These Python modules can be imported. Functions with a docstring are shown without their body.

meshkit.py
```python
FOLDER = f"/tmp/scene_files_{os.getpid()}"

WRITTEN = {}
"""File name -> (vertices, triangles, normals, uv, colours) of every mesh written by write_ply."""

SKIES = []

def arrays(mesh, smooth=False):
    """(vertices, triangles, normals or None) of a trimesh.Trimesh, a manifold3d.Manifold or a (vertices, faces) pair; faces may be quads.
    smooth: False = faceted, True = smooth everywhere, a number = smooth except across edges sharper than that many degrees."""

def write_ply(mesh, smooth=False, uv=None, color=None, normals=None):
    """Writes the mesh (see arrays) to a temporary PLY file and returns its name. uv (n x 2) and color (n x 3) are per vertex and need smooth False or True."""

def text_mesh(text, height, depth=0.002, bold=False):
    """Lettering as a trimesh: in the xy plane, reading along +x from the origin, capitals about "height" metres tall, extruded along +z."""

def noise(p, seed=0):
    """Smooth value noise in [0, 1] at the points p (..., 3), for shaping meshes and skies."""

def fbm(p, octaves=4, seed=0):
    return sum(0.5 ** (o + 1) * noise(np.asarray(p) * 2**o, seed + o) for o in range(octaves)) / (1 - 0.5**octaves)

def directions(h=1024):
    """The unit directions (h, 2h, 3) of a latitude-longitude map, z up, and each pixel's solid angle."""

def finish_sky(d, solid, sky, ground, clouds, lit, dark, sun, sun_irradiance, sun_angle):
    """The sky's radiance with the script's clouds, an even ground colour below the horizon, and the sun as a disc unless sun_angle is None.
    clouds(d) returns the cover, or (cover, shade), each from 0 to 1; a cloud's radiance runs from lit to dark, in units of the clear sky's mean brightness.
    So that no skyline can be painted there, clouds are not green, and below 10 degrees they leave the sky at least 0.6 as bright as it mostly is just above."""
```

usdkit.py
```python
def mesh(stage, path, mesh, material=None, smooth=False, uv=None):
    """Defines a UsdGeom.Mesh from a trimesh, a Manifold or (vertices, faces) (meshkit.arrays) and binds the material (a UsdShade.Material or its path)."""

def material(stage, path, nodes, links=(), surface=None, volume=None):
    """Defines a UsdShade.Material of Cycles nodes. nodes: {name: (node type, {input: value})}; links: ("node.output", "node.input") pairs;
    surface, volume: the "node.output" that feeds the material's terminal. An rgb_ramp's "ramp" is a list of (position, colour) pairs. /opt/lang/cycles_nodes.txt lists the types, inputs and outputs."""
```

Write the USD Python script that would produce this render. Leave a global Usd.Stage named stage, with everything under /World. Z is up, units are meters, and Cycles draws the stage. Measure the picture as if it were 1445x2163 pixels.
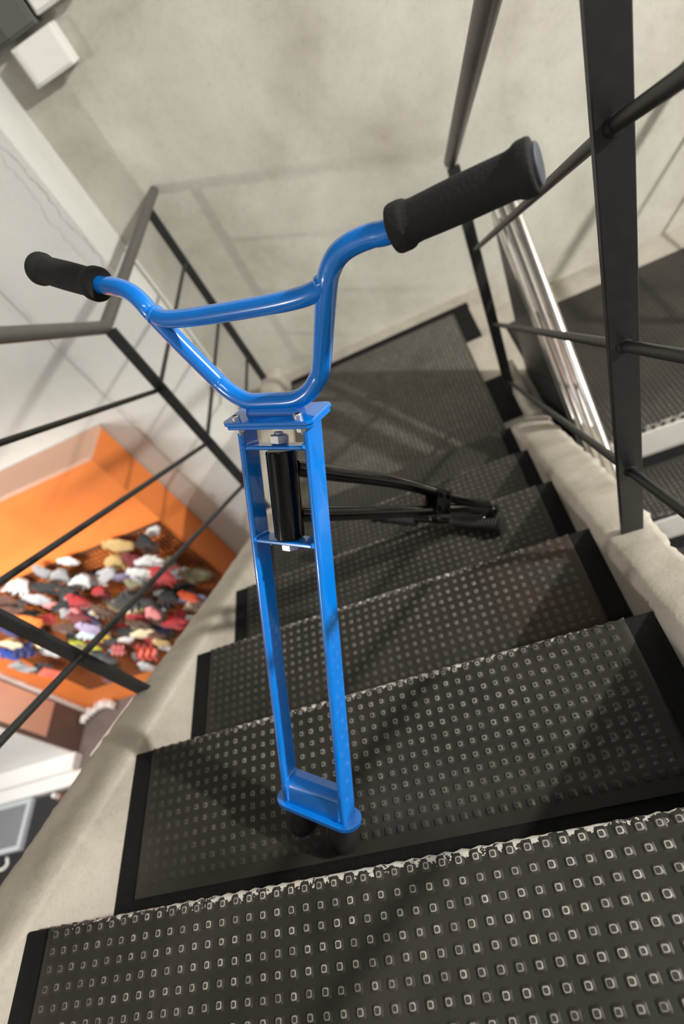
import math, random
import numpy as np
import trimesh
import manifold3d as m3
import usdkit, meshkit
from pxr import Usd, UsdGeom, UsdLux, UsdShade, Gf, Sdf, Vt

stage = Usd.Stage.CreateInMemory()
UsdGeom.SetStageUpAxis(stage, UsdGeom.Tokens.z)
UsdGeom.SetStageMetersPerUnit(stage, 1.0)
UsdGeom.Xform.Define(stage, '/World')
UsdGeom.Scope.Define(stage, '/World/Looks')
rng = random.Random(7)

# ------------------------------------------------------------------ camera
CAM = np.array([0.8218, -0.1049, 0.7235])
RM = np.array([[0.9073111634981613, -0.09883212677368033, -0.4086791691645217],
               [-0.3382143968353548, -0.7490061898418764, -0.5697374389592558],
               [-0.24979486456872896, 0.6551503173287379, -0.7130081257174733]])
F_PX = 1144.025
cam = UsdGeom.Camera.Define(stage, '/World/camera')
M = Gf.Matrix4d(1.0)
for i, row in enumerate((RM[0], -RM[1], -RM[2], CAM)):
    for j in range(3):
        M[i, j] = float(row[j])
cam.AddTransformOp().Set(M)
FOCAL = 24.0 * F_PX / 1445.0
cam.CreateHorizontalApertureAttr(24.0)
cam.CreateVerticalApertureAttr(24.0 * 2163 / 1445)
cam.CreateFocalLengthAttr(FOCAL)
cam.CreateClippingRangeAttr(Gf.Vec2f(0.01, 100))
cam.CreateFStopAttr(3.2)
cam.CreateFocusDistanceAttr(0.62)
cam.CreateExposureAttr(-0.5)

# ------------------------------------------------------------------ lights
def sphere_lamp(path, pos, radius, intensity, color):
    l = UsdLux.SphereLight.Define(stage, path)
    l.CreateRadiusAttr(radius); l.CreateIntensityAttr(intensity); l.CreateColorAttr(Gf.Vec3f(*color))
    l.AddTranslateOp().Set(Gf.Vec3d(*pos))
def rect_lamp(path, pos, w, h, intensity, color, rot=(0, 0, 0)):
    l = UsdLux.RectLight.Define(stage, path)
    l.CreateWidthAttr(w); l.CreateHeightAttr(h); l.CreateIntensityAttr(intensity); l.CreateColorAttr(Gf.Vec3f(*color))
    l.AddTranslateOp().Set(Gf.Vec3d(*pos)); l.AddRotateXYZOp().Set(Gf.Vec3f(*rot))
sphere_lamp('/World/key_lamp', (4.6, -0.3, 2.1), 0.07, 7600, (1.0, 0.965, 0.90))
sphere_lamp('/World/shop_lamp', (-4.0, -2.2, 1.5), 0.10, 1150, (1.0, 0.97, 0.92))
rect_lamp('/World/ceiling_lamp', (0.5, -1.1, 2.62), 1.3, 0.22, 22, (1.0, 0.96, 0.9))
rect_lamp('/World/added_shop_fill', (-2.5, 0.95, -0.25), 1.5, 0.3, 95, (1.0, 0.97, 0.93))  # added fill to brighten the glove display, no such lamp is seen

# ------------------------------------------------------------------ helpers
used = {}
def uniq(parent, name):
    k = used.get((parent, name), 0); used[(parent, name)] = k + 1
    return f'{parent}/{name}' + (f'_{k:03d}' if k else '')
def tag(prim, label=None, category=None, group=None, kind=None):
    for k, v in (('label', label), ('category', category), ('group', group), ('kind', kind)):
        if v: prim.SetCustomDataByKey(k, v)
    return prim
def thing(name, label, category, loc=(0, 0, 0), group=None, kind=None):
    x = UsdGeom.Xform.Define(stage, uniq('/World', name)); x.AddTranslateOp().Set(Gf.Vec3d(*map(float, loc)))
    p = tag(x.GetPrim(), label, category, group, kind)
    return p
def part(name, mesh, mat, parent, smooth=35, label=None, kind=None, primvars=None):
    """mesh in world coordinates; stored relative to its thing's base"""
    pp = parent.GetPath().pathString
    root = stage.GetPrimAtPath('/'.join(pp.split('/')[:3]))
    t = np.array(UsdGeom.Xformable(root).GetLocalTransformation().ExtractTranslation())
    v, f = (np.asarray(mesh[0], float), np.asarray(mesh[1])) if isinstance(mesh, tuple) else arr(mesh)
    m = usdkit.mesh(stage, uniq(pp, name), (v - t, f), L[mat], smooth=smooth)
    if primvars:
        for k, a in primvars.items():
            UsdGeom.PrimvarsAPI(m).CreatePrimvar(k, Sdf.ValueTypeNames.FloatArray, 'vertex').Set(Vt.FloatArray.FromNumpy(np.asarray(a, np.float32)))
    return tag(m.GetPrim(), label, kind=kind)
def solo(name, mesh, mat, label=None, category=None, kind=None, group=None, smooth=35):
    m = usdkit.mesh(stage, uniq('/World', name), mesh, L[mat], smooth=smooth)
    return tag(m.GetPrim(), label, category, group, kind)
def arr(mesh):
    if hasattr(mesh, 'to_mesh'):
        mm = mesh.to_mesh(); return np.array(mm.vert_properties[:, :3], float), np.array(mm.tri_verts)
    return np.array(mesh.vertices, float), np.array(mesh.faces)
def cat(*ms):
    vs, fs, n = [], [], 0
    for m in ms:
        v, f = m if isinstance(m, tuple) else arr(m)
        f = np.asarray(f)
        if f.shape[1] == 4: f = np.vstack([f[:, [0, 1, 2]], f[:, [0, 2, 3]]])
        vs.append(v); fs.append(f + n); n += len(v)
    return np.vstack(vs), np.vstack(fs)
def box(x0, x1, y0, y1, z0, z1, bev=0.0):
    if bev <= 0:
        b = trimesh.creation.box((x1 - x0, y1 - y0, z1 - z0)); b.apply_translation(((x0 + x1) / 2, (y0 + y1) / 2, (z0 + z1) / 2)); return arr(b)
    return bev_box((x1 - x0, y1 - y0, z1 - z0), bev, np.eye(3), ((x0 + x1) / 2, (y0 + y1) / 2, (z0 + z1) / 2))
def bev_box(size, bev, R, c):
    """chamfered box, axes = columns of R"""
    s = np.array(size) / 2; b = min(bev, s.min() * 0.9); pts = []
    for sx in (-1, 1):
        for sy in (-1, 1):
            for sz in (-1, 1):
                g = np.array((sx, sy, sz))
                for k in range(3):
                    q = s - b; q[k] = s[k]; pts.append(g * q)
    h = trimesh.convex.convex_hull(np.array(pts)); v, f = arr(h)
    return v @ np.asarray(R).T + np.asarray(c), f
def frame_of(d, up=(0, 0, 1)):
    d = np.asarray(d, float); d = d / np.linalg.norm(d); up = np.asarray(up, float)
    if abs(d @ up) > 0.98: up = np.array((0, 1.0, 0)) if abs(d[1]) < 0.9 else np.array((1.0, 0, 0))
    a = np.cross(up, d); a /= np.linalg.norm(a); b = np.cross(d, a)
    return a, b, d
def tube(p0, p1, r, n=20, r1=None):
    return lathe_axis(p0, p1, [(0, r), (1, r if r1 is None else r1)], n)
def lathe_axis(p0, p1, prof, n=24):
    """prof: (t, radius) along p0->p1, closed with caps"""
    p0, p1 = np.asarray(p0, float), np.asarray(p1, float); a, b, d = frame_of(p1 - p0)
    th = np.arange(n) / n * 2 * np.pi; ring = np.outer(np.cos(th), a) + np.outer(np.sin(th), b)
    v = [p0 + (p1 - p0) * prof[0][0]]
    for t, r in prof: v += list(p0 + (p1 - p0) * t + ring * r)
    v.append(p0 + (p1 - p0) * prof[-1][0]); f = []; k = len(prof)
    for i in range(n):
        j = (i + 1) % n
        f.append((0, 1 + j, 1 + i)); f.append((1 + k * n, 1 + (k - 1) * n + i, 1 + (k - 1) * n + j))
        for q in range(k - 1):
            A, B = 1 + q * n + i, 1 + q * n + j
            f += [(A, B, B + n), (A, B + n, A + n)]
    return np.array(v), np.array(f)
def sweep(pts, r, n=20, sub=8, smooth_path=True):
    P = np.asarray(pts, float)
    if smooth_path:
        Q = np.vstack([2 * P[0] - P[1], P, 2 * P[-1] - P[-2]]); out = []
        for i in range(1, len(Q) - 2):
            p0, p1, p2, p3 = Q[i - 1:i + 3]
            for t in np.arange(sub) / sub:
                out.append(0.5 * ((2 * p1) + (-p0 + p2) * t + (2 * p0 - 5 * p1 + 4 * p2 - p3) * t * t + (-p0 + 3 * p1 - 3 * p2 + p3) * t ** 3))
        P = np.array(out + [P[-1]])
    T = np.gradient(P, axis=0); T /= np.linalg.norm(T, axis=1, keepdims=True)
    a, b, _ = frame_of(T[0]); v = [P[0]]; th = np.arange(n) / n * 2 * np.pi
    for p, t in zip(P, T):
        a = a - t * (a @ t); a /= np.linalg.norm(a); b = np.cross(t, a)
        v += list(p + r * (np.outer(np.cos(th), a) + np.outer(np.sin(th), b)))
    v.append(P[-1]); f = []; k = len(P)
    for i in range(n):
        j = (i + 1) % n
        f.append((0, 1 + j, 1 + i)); f.append((1 + k * n, 1 + (k - 1) * n + i, 1 + (k - 1) * n + j))
        for q in range(k - 1):
            A, B = 1 + q * n + i, 1 + q * n + j
            f += [(A, B, B + n), (A, B + n, A + n)]
    return np.array(v), np.array(f)
def bar(p0, p1, w, t, wdir, bev=0.0015):
    """flat bar from p0 to p1: width w along wdir, thickness t across"""
    p0, p1 = np.asarray(p0, float), np.asarray(p1, float); d = p1 - p0; Ln = np.linalg.norm(d); d /= Ln
    wd = np.asarray(wdir, float); wd = wd - d * (wd @ d); wd /= np.linalg.norm(wd); td = np.cross(d, wd)
    return bev_box((w, t, Ln), bev, np.array([wd, td, d]).T, (p0 + p1) / 2)
def hexnut(p, d, r, h, n=6):
    p = np.asarray(p, float); d = np.asarray(d, float) / np.linalg.norm(d)
    return lathe_axis(p, p + d * h, [(0, r * .9), (0.12, r), (0.85, r), (1, r * .86)], n)
def grid_surface(fn, nu, nv):
    """fn(u, v) -> points; open grid"""
    U, V = np.meshgrid(np.linspace(0, 1, nu), np.linspace(0, 1, nv), indexing='ij')
    p = fn(U.ravel(), V.ravel()); i = np.arange(nu * nv).reshape(nu, nv)
    q = np.stack([i[:-1, :-1], i[1:, :-1], i[1:, 1:], i[:-1, 1:]], -1).reshape(-1, 4)
    return p, np.vstack([q[:, [0, 1, 2]], q[:, [0, 2, 3]]])
def loft(sections):
    """closed solid through equal-count closed sections (k, n, 3)"""
    S = np.asarray(sections, float); k, n, _ = S.shape; v = S.reshape(-1, 3); f = []
    for q in range(k - 1):
        for i in range(n):
            j = (i + 1) % n; A, B = q * n + i, q * n + j
            f += [(A, B, B + n), (A, B + n, A + n)]
    v = np.vstack([v, S[0].mean(0), S[-1].mean(0)]); c0, c1 = k * n, k * n + 1
    for i in range(n):
        j = (i + 1) % n; f += [(c0, j, i), (c1, (k - 1) * n + i, (k - 1) * n + j)]
    return fix((v, np.array(f)))
def fix(m):
    t = trimesh.Trimesh(m[0], m[1], process=False)
    if t.volume < 0: return m[0], m[1][:, ::-1]
    return m

# ------------------------------------------------------------------ materials
L = {}
def mat(name, nodes, links, surface='p.BSDF'):
    L[name] = usdkit.material(stage, '/World/Looks/' + name, nodes, links, surface)
def plain(name, color, rough=0.5, metal=0.0, var=0.0, scale=30, coat=0.0, spec=0.5, bump=0.0, sheen=0.0):
    nd = {'p': ('principled_bsdf', {'base_color': color, 'roughness': rough, 'metallic': metal, 'coat_weight': coat, 'specular_ior_level': spec, 'sheen_weight': sheen})}
    lk = []
    if var or bump:
        nd['g'] = ('texture_coordinate', {}); nd['n'] = ('noise_texture', {'scale': scale, 'detail': 4}); lk.append(('g.object', 'n.vector'))
    if var:
        nd['r'] = ('rgb_ramp', {'ramp': [(0.25, tuple(c * (1 - var) for c in color)), (0.75, tuple(min(1, c * (1 + var)) for c in color))]})
        lk += [('n.fac', 'r.fac'), ('r.color', 'p.base_color')]
    if bump:
        nd['b'] = ('bump', {'strength': bump, 'distance': 0.002}); lk += [('n.fac', 'b.height'), ('b.normal', 'p.normal')]
    mat(name, nd, lk)
def concrete(name, dark, mid, light, scale=1.6, rough=0.75, speck=0.25, bump=0.25):
    mat(name, {
        'g': ('geometry', {}),
        'n': ('noise_texture', {'scale': scale, 'detail': 6, 'roughness': 0.62, 'distortion': 0.4}),
        'n2': ('noise_texture', {'scale': scale * 26, 'detail': 6, 'roughness': 0.8}),
        'n3': ('noise_texture', {'scale': 160, 'detail': 2}),
        'r': ('rgb_ramp', {'ramp': [(0.28, dark), (0.5, mid), (0.72, light)]}),
        'r2': ('rgb_ramp', {'ramp': [(0.28, (1 - speck,) * 3), (0.40, (1 - speck * .25,) * 3), (0.5, (1, 1, 1)), (1, (1, 1, 1))]}),
        'm': ('mix_color', {'blend_type': 'multiply', 'fac': 1.0}),
        'b': ('bump', {'strength': bump, 'distance': 0.002}),
        'p': ('principled_bsdf', {'roughness': rough, 'specular_ior_level': 0.35})},
        [('g.position', 'n.vector'), ('g.position', 'n2.vector'), ('g.position', 'n3.vector'), ('n.fac', 'r.fac'), ('n2.fac', 'r2.fac'),
         ('r.color', 'm.a'), ('r2.color', 'm.b'), ('m.result', 'p.base_color'), ('n3.fac', 'b.height'), ('b.normal', 'p.normal')])
concrete('wall_concrete', (0.375, 0.355, 0.305), (0.515, 0.50, 0.45), (0.61, 0.60, 0.545), scale=1.9)
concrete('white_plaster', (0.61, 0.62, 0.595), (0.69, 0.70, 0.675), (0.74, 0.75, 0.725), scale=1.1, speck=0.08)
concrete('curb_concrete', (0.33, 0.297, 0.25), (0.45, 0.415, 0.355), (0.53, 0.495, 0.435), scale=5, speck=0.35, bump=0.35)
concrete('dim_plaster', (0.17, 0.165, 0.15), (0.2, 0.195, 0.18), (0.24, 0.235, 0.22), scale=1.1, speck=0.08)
concrete('stair_concrete', (0.30, 0.28, 0.24), (0.42, 0.39, 0.34), (0.5, 0.47, 0.41), scale=4, speck=0.3, bump=0.5)
concrete('riser_white', (0.66, 0.65, 0.6), (0.74, 0.73, 0.69), (0.8, 0.79, 0.76), scale=4, speck=0.05)
concrete('shop_floor', (0.12, 0.10, 0.09), (0.15, 0.125, 0.115), (0.18, 0.15, 0.14), scale=3, speck=0.1)
def mat_plate(name, worn_glint_col=(0.56, 0.54, 0.49), rust=0.0, tone=1.0):
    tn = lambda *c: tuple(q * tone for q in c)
    mat(name, {
        'g': ('geometry', {}),
        'w': ('attribute', {'attribute': 'worn'}),  # stud mask: rubbed edges plus overhead glints put into the colour
        'e': ('attribute', {'attribute': 'edge'}),
        'n': ('noise_texture', {'scale': 5, 'detail': 5, 'roughness': 0.6}),
        'n2': ('noise_texture', {'scale': 220, 'detail': 3}),
        'n3': ('noise_texture', {'scale': 9, 'detail': 4}),
        'n4': ('noise_texture', {'scale': 120, 'detail': 4, 'roughness': 0.7}),
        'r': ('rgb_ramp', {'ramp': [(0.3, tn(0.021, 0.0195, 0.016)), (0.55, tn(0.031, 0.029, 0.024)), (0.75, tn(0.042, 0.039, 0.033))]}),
        'rr': ('rgb_ramp', {'ramp': [(0.40, (0, 0, 0)), (0.56, (1, 1, 1))]}),
        'sx': ('separate_xyz', {}), 'rx': ('map_range', {'from_min': 0.70, 'from_max': 0.90, 'to_min': 0.0, 'to_max': rust, 'clamp': True}),
        'rm': ('math', {'math_type': 'multiply'}),
        'mx': ('mix_color', {'b': (0.044, 0.028, 0.019)}),
        'en': ('math', {'math_type': 'multiply_add', 'value2': 2.2, 'value3': -1.32}),
        'ea': ('math', {'math_type': 'add'}),
        'es': ('math', {'math_type': 'greater_than', 'value2': 0.62}),
        'wn': ('math', {'math_type': 'multiply_add', 'value2': 0.9, 'value3': 0.25}),
        'ww': ('math', {'math_type': 'multiply', 'use_clamp': True}),
        'mxx': ('math', {'math_type': 'maximum', 'use_clamp': True}),
        'm2': ('mix_color', {'b': worn_glint_col}),
        'rg': ('map_range', {'from_min': 0.3, 'from_max': 0.7, 'to_min': 0.34, 'to_max': 0.48}),
        'b': ('bump', {'strength': 0.12, 'distance': 0.001}),
        'p': ('principled_bsdf', {'specular_ior_level': 0.35})},
        [('g.position', 'n.vector'), ('g.position', 'n2.vector'), ('g.position', 'n3.vector'), ('g.position', 'n4.vector'),
         ('n.fac', 'r.fac'), ('n3.fac', 'rr.fac'), ('rr.color', 'rm.value1'), ('g.position', 'sx.vector'), ('sx.x', 'rx.value'), ('rx.result', 'rm.value2'), ('r.color', 'mx.a'), ('rm.value', 'mx.fac'),
         ('n4.fac', 'en.value1'), ('en.value', 'ea.value1'), ('e.fac', 'ea.value2'), ('ea.value', 'es.value1'),
         ('n2.fac', 'wn.value1'), ('wn.value', 'ww.value1'), ('w.fac', 'ww.value2'), ('ww.value', 'mxx.value1'), ('es.value', 'mxx.value2'),
         ('mx.result', 'm2.a'), ('mxx.value', 'm2.fac'), ('m2.result', 'p.base_color'), ('n.fac', 'rg.value'), ('rg.result', 'p.roughness'),
         ('n2.fac', 'b.height'), ('b.normal', 'p.normal')])
mat_plate('tread_plate'); mat_plate('tread_plate_rusty', rust=.8); mat_plate('landing_rubber_sheen', tone=2.3)  # landing copy is lighter, its sheen is put into the base colour
plain('mat_border', (0.005, 0.005, 0.0048), 0.8, spec=0.25, var=0.4, scale=150, bump=0.5)
plain('blue_paint', (0.0, 0.185, 0.70), 0.22, var=0.05, scale=40, coat=1.0)
plain('black_gloss', (0.002, 0.002, 0.002), 0.10, spec=0.4)
plain('black_satin', (0.02, 0.02, 0.0205), 0.42, var=0.2, scale=60, bump=0.08)
plain('rail_top', (0.085, 0.08, 0.072), 0.38, var=0.1, scale=40)
plain('foam_grip', (0.0065, 0.0065, 0.0063), 0.85, var=0.4, scale=400, bump=0.4)
plain('rubber', (0.009, 0.009, 0.009), 0.6)
plain('zinc', (0.66, 0.66, 0.67), 0.36, metal=0.85)
plain('chrome', (0.72, 0.70, 0.67), 0.24, metal=1.0)
plain('grip_plug', (0.06, 0.07, 0.09), 0.5)
plain('orange_paint', (0.85, 0.235, 0.05), 0.55, var=0.03, scale=3)
plain('orange_top', (0.72, 0.42, 0.30), 0.6)
plain('dark_wire', (0.035, 0.014, 0.008), 0.5)
plain('white_paint', (0.80, 0.79, 0.77), 0.5)
plain('brown_board', (0.13, 0.085, 0.07), 0.5, var=0.1, scale=6)
plain('grey_plastic', (0.20, 0.21, 0.23), 0.5)
plain('pale_rim', (0.50, 0.54, 0.58), 0.45)
plain('black_board', (0.02, 0.02, 0.022), 0.5)
plain('grey_panel', (0.085, 0.09, 0.08), 0.5, var=0.1, scale=5)
plain('beige_board', (0.46, 0.42, 0.38), 0.7)
plain('crack_grey', (0.30, 0.295, 0.28), 0.9)
plain('lamp_shell', (0.7, 0.7, 0.7), 0.4)

# ------------------------------------------------------------------ setting
G, RZ = 0.29052, 0.16955          # going and rise of one step
SL = RZ / G
FLOOR = -3.15
solo('floor', box(-6, 6, -4, 2.74, FLOOR - 0.1, FLOOR), 'shop_floor', 'grey shop floor at the foot of the stairs', 'floor', 'structure')
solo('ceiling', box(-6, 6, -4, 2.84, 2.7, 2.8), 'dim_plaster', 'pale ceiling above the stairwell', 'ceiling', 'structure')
solo('wall_far', box(-0.37, 6, 2.74, 2.86, FLOOR, 2.7), 'wall_concrete', 'beige mottled concrete wall behind the landing', 'wall', 'structure')
wl = thing('wall_left', 'pale cracked wall left of the landing, standing forward of the concrete wall', 'wall', (-1.0, 2.45, 0), kind='structure')
part('plaster_panel', box(-0.888, -0.37, 2.45, 2.86, FLOOR, 2.7), 'white_plaster', wl, smooth=False)
part('plaster_panel', box(-6.0, -0.893, 2.455, 2.86, FLOOR, 2.7), 'white_plaster', wl, smooth=False)
def crack(x0, z0, z1, amp, seed, wd):
    r = random.Random(seed); zz = np.arange(z0, z1, -0.018); xx = [x0]
    for _ in zz[1:]: xx.append(x0 + (xx[-1] - x0) * .86 + r.uniform(-amp, amp))
    pts = np.array([(x, 2.4495, z) for x, z in zip(xx, zz)]); ww = np.array([wd * r.uniform(.3, 1) for _ in zz])
    a = pts - np.outer(ww, (1, 0, 0)); b = pts + np.outer(ww, (1, 0, 0)); n = len(zz); v = np.vstack([a, b]); i = np.arange(n - 1)
    return v, np.vstack([np.stack([i, i + 1, n + i + 1], 1), np.stack([i, n + i + 1, n + i], 1)])
for x0, z0, z1, amp, sd, wd in ((-0.405, .75, -.35, .010, 3, .0022), (-0.44, .62, .0, .012, 8, .0012), (-0.875, .05, -1.1, .006, 5, .0016)):
    part('crack', crack(x0, z0, z1, amp, sd, wd), 'crack_grey', wl, smooth=False)
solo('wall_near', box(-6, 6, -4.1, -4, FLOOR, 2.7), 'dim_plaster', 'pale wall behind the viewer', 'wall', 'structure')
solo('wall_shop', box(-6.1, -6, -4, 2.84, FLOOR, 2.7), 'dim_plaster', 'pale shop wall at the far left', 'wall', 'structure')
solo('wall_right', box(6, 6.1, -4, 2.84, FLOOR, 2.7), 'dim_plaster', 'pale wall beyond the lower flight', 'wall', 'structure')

# the concrete flight with its landing: one extruded stepped profile (treads z = -i*RZ, nosings at y = i*G)
T_TH = 0.008
prof = []
for i in range(-3, 6):
    prof += [((i - 1) * G, -i * RZ - T_TH), (i * G - 0.012, -i * RZ - T_TH)]
LZ = -6 * RZ
prof += [(5 * G - 0.012, LZ - T_TH), (2.74, LZ - T_TH), (2.74, LZ - 0.24), (1.50, LZ - 0.24), (-4 * G, 3 * RZ - 0.30)]
from shapely.geometry import Polygon
def extrude_x(poly, x0, x1):
    """poly in (y, z) -> solid between x0 and x1"""
    m = trimesh.creation.extrude_polygon(Polygon(poly), x1 - x0, engine='earcut'); v, f = arr(m)
    return fix((np.stack([v[:, 2] + x0, v[:, 0], v[:, 1]], 1), f))
solo('stair_flight', extrude_x(prof, -0.005, 1.005), 'stair_concrete', 'concrete stair flight running down to the landing', 'staircase', 'structure', smooth=False)
LZ2 = LZ - RZ
solo('landing_slab', box(-0.30, 1.20, 1.62, 2.739, LZ - 0.235, LZ - T_TH - 0.0005), 'curb_concrete', 'bare concrete landing slab showing as a pale strip around the landing mat', 'landing', 'structure', smooth=False)
prof2 = [(2.74, LZ2 - T_TH)]
for k in range(0, 9):
    prof2 += [(1.5 - k * 0.32, LZ2 - k * RZ - T_TH), (1.5 - k * 0.32, LZ2 - (k + 1) * RZ - T_TH)]
prof2 += [(1.5 - 9 * 0.32, LZ2 - 9 * RZ - 0.2), (1.5, LZ2 - 0.24), (2.74, LZ2 - 0.24)]
prof2 = [(y, z if z > FLOOR + 0.01 else FLOOR + 0.01) for y, z in prof2]
lf = thing('lower_stair_flight', 'concrete lower flight with white risers going down beside the right railing', 'staircase', (1.8, 0.5, -2.0), kind='structure')
part('body', extrude_x(prof2, 1.18, 2.45), 'stair_concrete', lf, smooth=False)
for k in range(0, 5):
    part('riser', box(1.22, 2.44, 1.5 - k * 0.32 - 0.006, 1.5 - k * 0.32 - 0.0005, LZ2 - (k + 1) * RZ + 0.002, LZ2 - k * RZ - 0.03), 'riser_white', lf, smooth=False)

# rough kerbs along both sides of the flight
def kerb(name, label, inner, outer, ys, ztop, depth, seed, dome):
    secs = []
    for y in ys:
        xi, xo, zt = inner(y), outer(y), ztop(y)
        s = 1 if xo > xi else -1; w = abs(xo - xi)
        prof = [(0.0, -depth), (0.0, -0.012), (0.010, 0.0)]
        prof += [(w * t, dome * math.sin(math.pi * t) ** 0.7) for t in (0.2, 0.35, 0.5, 0.65, 0.8, 0.92)]
        prof += [(w - 0.002, -0.012), (w, -depth)]
        secs.append([(xi + s * a, y, zt + b) for a, b in prof])
    S = np.array(secs); n = meshkit.fbm(S * (28, 28, 28), 4, seed) - 0.5; n2 = meshkit.fbm(S * (75, 75, 75), 3, seed + 9) - 0.5
    amp = np.array([0, .3, .5, .6, .6, .6, .7, .8, 1.2, 1.6, .6]) * 0.010
    S[:, :, 2] += n * amp; S[:, :, 0] += n * amp * np.array([0, .1, .3, 0, 0, 0, 0, .5, 1, 1.6, .5]) + n2 * amp * np.array([0, 0, 0, 0, 0, 0, 0, .3, 1, 1, 0])
    return solo(name, loft(S), 'curb_concrete', label, 'kerb', 'structure', smooth=50)
ipl = lambda y, a: float(np.interp(y, [p[0] for p in a], [p[1] for p in a]))
FLAT = -0.87
ysL = np.concatenate([np.arange(-1.0, 1.5, 0.012), np.arange(1.5, 2.60, 0.03)])
kerb('stair_kerb', 'rough concrete kerb along the left of the flight under the left railing', lambda y: 0.0,
     lambda y: -ipl(y, [(-1, .135), (.1, .132), (.3, .136), (.45, .132), (.7, .118), (.95, .108), (1.3, .105), (1.6, .13), (2.8, .13)]), ysL, lambda y: max(-SL * y + 0.004, FLAT), 0.34, 3, 0.010)
ysR = np.concatenate([np.arange(-1.0, 1.5, 0.012), np.arange(1.5, 1.96, 0.02)])
kerb('stair_kerb', 'rough concrete kerb along the right of the flight under the right railing',
     lambda y: ipl(y, [(-1, 1.0), (1.44, 1.0), (1.47, 1.09), (3, 1.10)]), lambda y: ipl(y, [(-1, 1.10), (.4, 1.105), (.8, 1.13), (1.3, 1.135), (1.5, 1.14), (3, 1.16)]),
     ysR, lambda y: max(-SL * y + 0.004, ipl(y, [(0, -.87), (1.5, -.87), (1.6, -.93), (2, -.95)])), 0.34, 5, 0.008)

# ------------------------------------------------------------------ studded stair mats
PX, PY = 0.0198, 0.0197
def stud_field(cx, cy, z, wear_glint, r, rough=False):
    """embossed square studs whose pale top edges mix rub wear with painted glints; returns (v, f), worn"""
    N = len(cx); q = 8
    c_ = 0.62
    sq = np.array([(1, -c_), (1, c_), (c_, 1), (-c_, 1), (-1, c_), (-1, -c_), (-c_, -1), (c_, -1)], float)
    rings = [(0.0072, -0.0003, 0.0), (0.0054, 0.0005, 0.0), (0.0039, 0.0011, 0.0), (0.0034, 0.0015, 0.95), (0.0027, 0.00165, 0.95), (0.0020, 0.0016, 0.05)]
    if rough: rings = [rings[0], rings[2], (0.0040, 0.0024, 1.0), (0.0020, .0026, .9)]
    V, W = [], []
    jit = np.array([[r.uniform(-.0005, .0005), r.uniform(-.0005, .0005), r.uniform(0.82, 1.12)] for _ in range(N)])
    for h, zz, w in rings:
        V.append(np.concatenate([np.stack([cx + jit[:, 0], cy + jit[:, 1]], 1)[:, None, :] + sq[None] * h * (jit[:, 2][:, None, None] if w else 1), np.full((N, q, 1), z + zz)], 2))
        W.append(np.tile((w * wear_glint)[:, None], (1, q)))
    V = np.stack(V, 1); W = np.stack(W, 1); nr = len(rings)
    ctr = np.stack([cx + jit[:, 0], cy + jit[:, 1], np.full(N, z + rings[-1][1])], 1)[:, None]
    allv = np.concatenate([V.reshape(N, nr * q, 3), ctr], 1); allw = np.concatenate([W.reshape(N, nr * q), (0.1 * wear_glint)[:, None]], 1)
    f = []
    for i in range(q):
        j = (i + 1) % q
        for a in range(nr - 1):
            A, B = a * q + i, a * q + j; f += [(A, B, B + q), (A, B + q, A + q)]
        f.append(((nr - 1) * q + i, (nr - 1) * q + j, nr * q))
    f = np.array(f); per = nr * q + 1
    F = (f[None] + (np.arange(N) * per)[:, None, None]).reshape(-1, 3)
    return (allv.reshape(-1, 3), F), allw.reshape(-1)
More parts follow.
